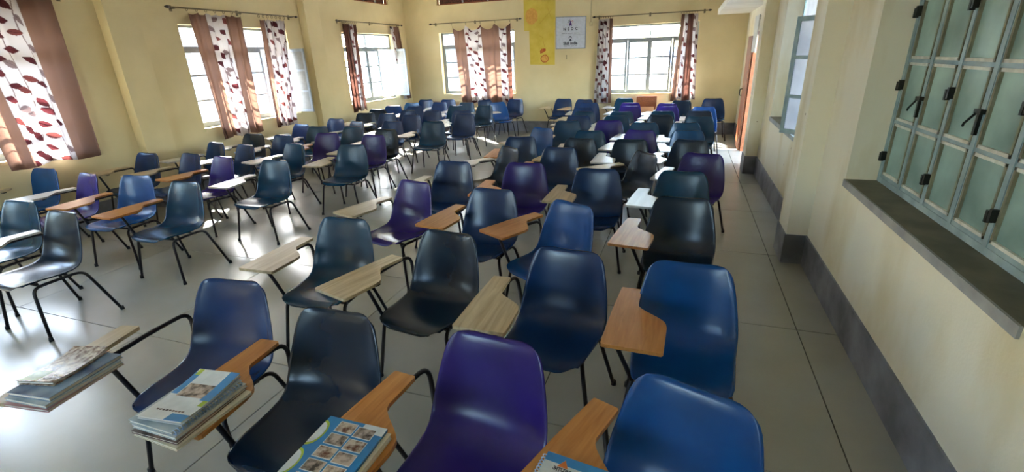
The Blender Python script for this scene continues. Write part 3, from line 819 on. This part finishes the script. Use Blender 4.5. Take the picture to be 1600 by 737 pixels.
TABLE = """
A1 -6.430 8.690 19 k w
A2 -6.620 9.360 11 k w
A3 -6.680 10.120 13 n w
A4 -6.620 10.850 3 t w
A5 -6.070 10.070 10 n w
A6 -5.730 9.140 -2 n w
A7 -6.690 11.730 7 n w
A8 -5.880 10.960 3 n w
A9 -5.080 9.080 3 n w
A10 -5.870 8.550 1 n w
A11 -5.140 8.300 2 n l
A12 -4.200 7.470 4 t l
A13 -5.010 7.400 3 n w
A14 -5.800 7.320 -17 t w
A15 -5.360 6.680 -1 t w
A16 -4.540 6.462 0 k w
A17 -4.400 5.888 -3 p w
B1 -6.020 11.730 4 n w
B2 -5.120 10.890 -4 t w
B3 -5.010 10.150 5 t w
B4 -4.420 9.140 1 n w
B5 -4.110 8.590 -1 n w
B6 -4.370 10.196 -10 t w
B7 -4.150 10.964 40 b w
B9 -4.130 11.730 -7 n w
C1 -2.860 11.700 -8 n l
C2 -2.300 11.480 -9 n l
C3 -1.990 10.660 3 n w
C4 -1.930 9.618 -1 n l
C5 -1.820 8.966 -12 t w
C6 -1.756 8.336 0 n l
C7 -1.782 7.650 3 t l
C8 -1.370 11.720 -6 t w
C9 -1.110 10.630 -4 p w
C10 -1.040 9.930 -4 p w
C11 -1.092 8.974 -4 t w
C12 -1.080 8.340 2 t w
C13 -1.118 7.756 3 p w
C14 -1.226 6.624 4 t w
C15 -2.100 6.850 -25 b l
C16 -1.254 5.936 -5 k l
D1 -0.400 10.488 -19 p w
D2 -0.330 9.892 -7 p w
D3 -0.390 9.070 -10 t w
D4 -0.360 8.456 0 k w
D5 -0.562 7.520 -2 t w
D6 -0.568 6.740 -6 p w
D7 -0.120 11.100 -19 k w
D8 0.620 11.510 2 n w
D9 0.380 9.790 3 n w
D10 0.278 9.094 0 k w
D11 0.260 8.310 -2 t w
D12 0.062 7.530 2 t w
D13 0.114 6.760 7 t w
D14 0.070 6.000 -14 k w
D15 -0.596 5.948 -1 k w
D16 -0.520 5.192 -49 k l
D17 0.190 5.160 -13 p w
D18 0.040 4.280 -2 t w
D19 0.050 3.410 -2 k o
D20 -1.360 5.290 -2 n o
D21 -0.720 4.250 2 n l
E1 -2.060 6.010 5 n o
E2 -2.110 5.260 -38 k w
E3 -1.480 4.390 5 p o
F1 -2.300 4.330 -1 n w
F2 -1.470 3.350 -3 n o
F3 -0.830 3.120 -28 b o
F4 -0.570 2.200 -6 n l
F5 -1.380 2.300 -7 k l
F6 -2.330 3.460 -15 p l
F7 -2.210 2.380 2 t l
F8 0.100 2.170 -1 b o
F9 0.040 1.150 -19 b o
F10 -0.650 1.240 -5 p o
F11 -1.390 1.240 0 k o
F12 -2.120 1.360 6 n l
G1 -4.470 4.030 1 t w
G2 -4.570 2.980 1 t o
G3 -5.390 3.080 7 b o
G4 -4.660 1.980 -1 k w
G5 -5.450 2.110 6 t w
G6 -7.040 3.120 4 b l
G7 -6.150 3.030 -8 p w
G8 -6.740 4.110 0 n l
G9 -6.060 4.180 -8 n l
G10 -5.390 4.090 -8 p o
G11 -6.516 4.940 -10 n w
G12 -6.620 5.770 2 k w
G13 -5.862 4.860 -11 n w
G14 -5.974 5.720 -3 n w
G15 -5.152 5.040 -10 t w
G16 -6.670 6.880 -7 n w
G17 -6.040 6.640 6 t w
G18 -5.296 5.980 6 p o
G19 -6.530 7.690 -4 n w
G20 -4.170 5.100 5 t l
B8 -4.720 11.680 55 n l
"""
PADS = {'F8': (.065, .08, 0), 'F9': (.05, .055, 0), 'F4': (.0, -.03, 8), 'F10': (-.01, -.04, 0), 'F11': (-.01, .03, 4), 'F12': (-.09, -.14, 6), 'F7': (-.02, .10, 0), 'F5': (-.03, -.02, -8),
        'F3': (-.05, .13, 0), 'F2': (.0, .12, -4)}
ORD = ['', 'front', 'second', 'third', 'fourth', 'fifth', 'sixth', 'seventh', 'eighth', 'ninth', 'tenth', 'eleventh', 'twelfth', 'back', 'fourteenth']
PLACE = ['', 'first', 'second', 'third', 'fourth', 'fifth', 'sixth']
ROWS = [('R', 'F9 F10 F11 F12'), ('R', 'F8 F4 F5 F7'), ('R', 'D19 F3 F2 F6'), ('R', 'D18 D21 E3 F1'), ('R', 'D17 D16 D20 E2'), ('R', 'D14 D15 C16 E1'), ('R', 'D13 D6 C14 C15'),
        ('R', 'D12 D5 C13 C7'), ('R', 'D11 D4 C12 C6'), ('R', 'D10 D3 C11 C5'), ('R', 'D9 D2 C10 C4'), ('R', 'D7 D1 C9 C3'), ('R', 'D8 C8 C2 C1'),
        ('L', 'G5 G4'), ('L', 'G6 G7 G3 G2'), ('L', 'G8 G9 G10 G1'), ('L', 'G11 G13 G15 G20'), ('L', 'G12 G14 G18 A17'), ('L', 'G16 G17 A15 A16'), ('L', 'G19 A14 A13 A12'),
        ('L', 'A1 A10 A11 B5'), ('L', 'A2 A6 A9 B4'), ('L', 'A3 A5 B3 B6'), ('L', 'A4 A8 B2 B7'), ('L', 'A7 B1 B8 B9')]
ROWINFO = {}
cnt = {'R': 0, 'L': 0}; tot = {'R': 13, 'L': 12}
for blk, names in ROWS:
    cnt[blk] += 1
    for j, nm in enumerate(names.split() if blk == 'R' else names.split()[::-1]):
        rw = 'back' if cnt[blk] == tot[blk] else ORD[cnt[blk]]
        ROWINFO[nm] = (rw, PLACE[j + 1], 'frosted-window wall' if blk == 'R' else 'curtained side wall', blk, cnt[blk])
for line in TABLE.strip().split('\n'):
    nm, x, y, a, sc, pc = line.split()
    rw, pl, wall_, blk, ri = ROWINFO[nm]
    lab = '%s chair, %s, %s row, %s seat from the %s' % (SHN[sc], PDN[pc], rw, pl, wall_) if blk == 'R' else '%s chair, %s, curtain-side %s row, %s seat from the aisle' % (SHN[sc], PDN[pc], rw, pl)
    chair(float(x), float(y), float(a), sc, pc, lab, 'tablet-arm chairs in the block by the ' + wall_, caps=float(y) < 5.5,
          pad=PADS.get(nm, (random.uniform(-.02, .02), random.uniform(.0, .1), random.uniform(-4, 4))))

# plain wooden chair under the bright back window
wc = tag(empty('wooden_chair', (-.82, 11.72, 0), math.radians(4)), 'brown wooden chair with panel back under the bright back window', 'chair')
mesh_obj('backrest', bx(-.23, .23, .19, .212, .66, .90), M['door_wood'], wc, bevel=.004)
mesh_obj('seat', bx(-.22, .22, -.22, .20, .42, .445), M['door_wood'], wc, bevel=.004)
for sx in (-1, 1):
    mesh_obj('leg', bx(sx*.20 - .018, sx*.20 + .018, .185, .22, 0, .9), M['door_wood'], wc)
    mesh_obj('leg', bx(sx*.20 - .018, sx*.20 + .018, -.215, -.18, 0, .42), M['door_wood'], wc)

# ------------------------------------------------------------------ books on the front tablets
M['paper'] = noisy('page_edges', rgb(205, 196, 178), rgb(226, 220, 206), scale=40, rough=.8, stretch=(1, 1, 30))
M['cover_blue'] = plain('glossy_blue_cover', rgb(40, 128, 190), .3); M['cover_white'] = plain('glossy_white_cover', rgb(200, 205, 208), .18)
M['cover_cream'] = plain('cream_cover', rgb(214, 204, 178), .4); M['cover_grey'] = noisy('grey_green_glossy_cover', rgb(150, 166, 172), rgb(196, 204, 206), scale=9, rough=.15)
M['cover_dark'] = noisy('dark_maroon_cover', rgb(50, 34, 36), rgb(140, 110, 100), scale=14, rough=.4); M['cover_navy'] = noisy('navy_glossy_cover', rgb(34, 66, 110), rgb(150, 170, 190), scale=6, rough=.12)
M['cover_pink'] = plain('dusty_pink_cover', rgb(168, 120, 118), .4); M['photo'] = noisy('printed_photo', rgb(70, 60, 52), rgb(196, 176, 160), scale=38, rough=.25, lo=.38, hi=.6)
M['photo2'] = noisy('printed_photo_warm', rgb(96, 58, 40), rgb(208, 190, 170), scale=46, rough=.25, lo=.38, hi=.6); M['olive'] = plain('olive_print', rgb(140, 150, 50), .3)
M['lime'] = plain('lime_print', rgb(176, 196, 62), .3); M['sky_print'] = plain('sky_blue_print', rgb(60, 140, 200), .3); M['page_white'] = plain('white_print', rgb(222, 226, 226), .3)
M['wire'] = plain('blue_white_spiral_wire', rgb(150, 178, 214), .3)

def warp(bm, L, amt):
    if amt:
        for v in bm.verts: v.co.z += amt * (v.co.y / L)**2 + amt * .3 * (v.co.x / L)
def strip_box(x0, x1, y0, y1, z0, z1, n=8):
    bm = bmesh.new(); ys_ = [y0 + (y1 - y0) * i / n for i in range(n + 1)]
    R = [[bm.verts.new((x, y, z)) for x, z in ((x0, z0), (x1, z0), (x1, z1), (x0, z1))] for y in ys_]
    for A, B in zip(R, R[1:]):
        for k in range(4): bm.faces.new((A[k], A[(k+1) % 4], B[(k+1) % 4], B[k]))
    bm.faces.new(R[0][::-1]); bm.faces.new(R[-1]); return bm

def book(name, loc, deg, w, l, t, cover, label, group, curl=0.0, spiral=None, back=None):
    """origin: centre of the underside; local y runs along the spine"""
    r = tag(empty(name, loc, math.radians(deg)), label, 'book', group)
    for nm, x0, x1, z0, z1, m in (('back_cover', -w/2, w/2, 0, .0018, back or cover), ('pages', -w/2 + .002, w/2 - .003, .0018, t - .0018, M['paper']), ('front_cover', -w/2, w/2, t - .0018, t, cover)):
        bm = strip_box(x0, x1, -l/2 + (.003 if nm == 'pages' else 0), l/2 - (.003 if nm == 'pages' else 0), z0, z1); warp(bm, l/2, curl * (1 if nm == 'front_cover' else .6 if nm == 'pages' else .25)); mesh_obj(nm, bm, m, r)
    if spiral:
        for k in range(int(l / .013)):
            yy = -l/2 + .008 + k * .013
            bm = bmesh.new(); tube(bm, [(spiral * (w/2 + .003) + .009 * math.cos(q), yy, t/2 + (t/2 + .0015) * math.sin(q)) for q in np.linspace(0, 2*math.pi, 10)], .0019, 5)
            mesh_obj('spiral_ring', bm, M['wire'], r)
    return r
def print_on(r, name, x0, x1, y0, y1, t, mat, curl=0.0, l=.28, lift=.0006):
    bm = strip_box(x0, x1, y0, y1, t, t + lift, 5); warp(bm, l/2, curl); return mesh_obj(name, bm, mat, r)
PZ = .679
# stack on the tablet of the navy chair (front row, fourth seat)
G1_ = 'books stacked on the pale tablet'
b = book('book', (-2.34, .915, PZ), 8, .22, .31, .012, M['cover_pink'], 'dusty pink paperback at the bottom of the pale tablet stack', G1_)
b = book('book', (-2.345, .92, PZ + .0125), 5, .22, .30, .014, M['cover_grey'], 'grey paperback second from the bottom on pale tablet', G1_)
b = book('book', (-2.355, .935, PZ + .027), 7, .215, .295, .016, M['cover_navy'], 'shiny blue-white workbook under the photo magazine', G1_)
b = book('magazine', (-2.40, .955, PZ + .0435), 12, .175, .245, .010, M['photo2'], 'curled magazine with olive and brown photos topping the pale tablet stack', G1_, curl=.014)
print_on(b, 'olive_print', -.08, .0, -.115, -.04, .0100, M['olive'], .014, .245)
# stack on the orange tablet of the blackish chair (front row, third seat)
G2_ = 'books stacked on the orange-brown tablet'
b = book('book', (-1.64, .945, PZ), -2, .225, .31, .012, M['cover_cream'], 'cream paperback at the bottom of the orange-brown tablet stack', G2_)
b = book('book', (-1.655, .945, PZ + .0125), 2, .215, .30, .010, M['cover_dark'], 'dark maroon paperback low in the orange-brown tablet stack', G2_)
b = book('book', (-1.66, .955, PZ + .023), 0, .215, .30, .014, M['cover_white'], 'white paperback in the middle of the orange-brown tablet stack', G2_)
b = book('spiral_notebook', (-1.675, .955, PZ + .0395), 0, .215, .295, .013, M['cover_grey'], 'glossy grey spiral notebook under the top booklet', G2_, spiral=1)
b = book('booklet', (-1.665, .965, PZ + .0565), 6, .195, .275, .006, M['page_white'], 'white booklet with blue edges and a crowd photo on top', G2_, curl=.010)
cl = .010; tz = .0062
print_on(b, 'blue_band', .055, .0975, -.02, .1375, tz, M['sky_print'], cl, .275)
print_on(b, 'blue_band', -.0975, -.07, .0, .12, tz, M['sky_print'], cl, .275)
print_on(b, 'blue_corner', .02, .0975, -.1375, -.10, tz, M['sky_print'], cl, .275)
print_on(b, 'crowd_photo', -.065, .06, -.01, .06, tz, M['photo'], cl, .275)
print_on(b, 'lime_tab', .075, .095, -.05, -.02, tz + .0006, M['lime'], cl, .275)
print_on(b, 'lime_tab', -.09, -.07, .105, .135, tz + .0006, M['lime'], cl, .275)
for k in range(9):
    print_on(b, 'title_stroke', -.065 + k * .014, -.055 + k * .014, -.092, -.084, tz, M['cover_dark'], cl, .275)
# books on the tablet of the purple chair
G3_ = 'books lying on the tablet of the purple front chair'
b = book('book', (-.965, .905, PZ), 0, .225, .30, .022, M['cover_cream'], 'thick cream book beneath the blue photo album book', G3_)
b = book('book', (-.985, .905, PZ + .0225), 1, .235, .31, .009, M['cover_blue'], 'blue book with a grid of small photos and lime rings', G3_)
tz = .0091
print_on(b, 'white_corner', .03, .1175, .118, .155, tz, M['page_white'])
for r_ in range(5):
    for c_ in range(2):
        xa = -.058 + c_ * .078; ya = .098 - r_ * .056 - c_ * .006
        print_on(b, 'photo_border', xa - .003, xa + .069, ya - .003, ya + .045, tz + .0004, M['page_white'])
        print_on(b, 'photo', xa, xa + .066, ya, ya + .042, tz + .0010, M['photo'] if (r_ + c_) % 2 else M['photo2'])
for yc in (.075, -.055):
    for rr, m, zz in ((.058, M['lime'], tz), (.048, M['page_white'], tz + .0008)):
        bm = bmesh.new(); prism(bm, [(-.1175, yc - rr)] + [(-.1175 + .62 * rr * math.sin(q), yc - rr * math.cos(q)) for q in np.linspace(0, math.pi, 14)][1:-1] + [(-.1175, yc + rr)], zz, zz + .0006)
        mesh_obj('lime_ring' if m is M['lime'] else 'ring_center', bm, m, b)
# spiral notebook on the tablet of the bright blue front chair
b = book('spiral_notebook', (-.235, .995, PZ + .002), -7, .205, .285, .012, M['page_white'], 'pale spiral notebook with blue band, on the bright blue chair\'s tablet', 'spiral notebook on front tablet', spiral=-1)
tz = .0121
print_on(b, 'blue_band', -.1025, .1025, .108, .1425, tz, M['sky_print'])
bm = bmesh.new(); prism(bm, [(-.055, .098), (-.02, .098), (-.037, .128)], tz + .0004, tz + .0012); mesh_obj('orange_triangle', bm, M['orange_flat'], b)
text('आपदा की', -.01, .085, .026, M['ink'], b, y=.072, rot=(0, 0, 0)).location = (-.02, .078, tz + .0010)
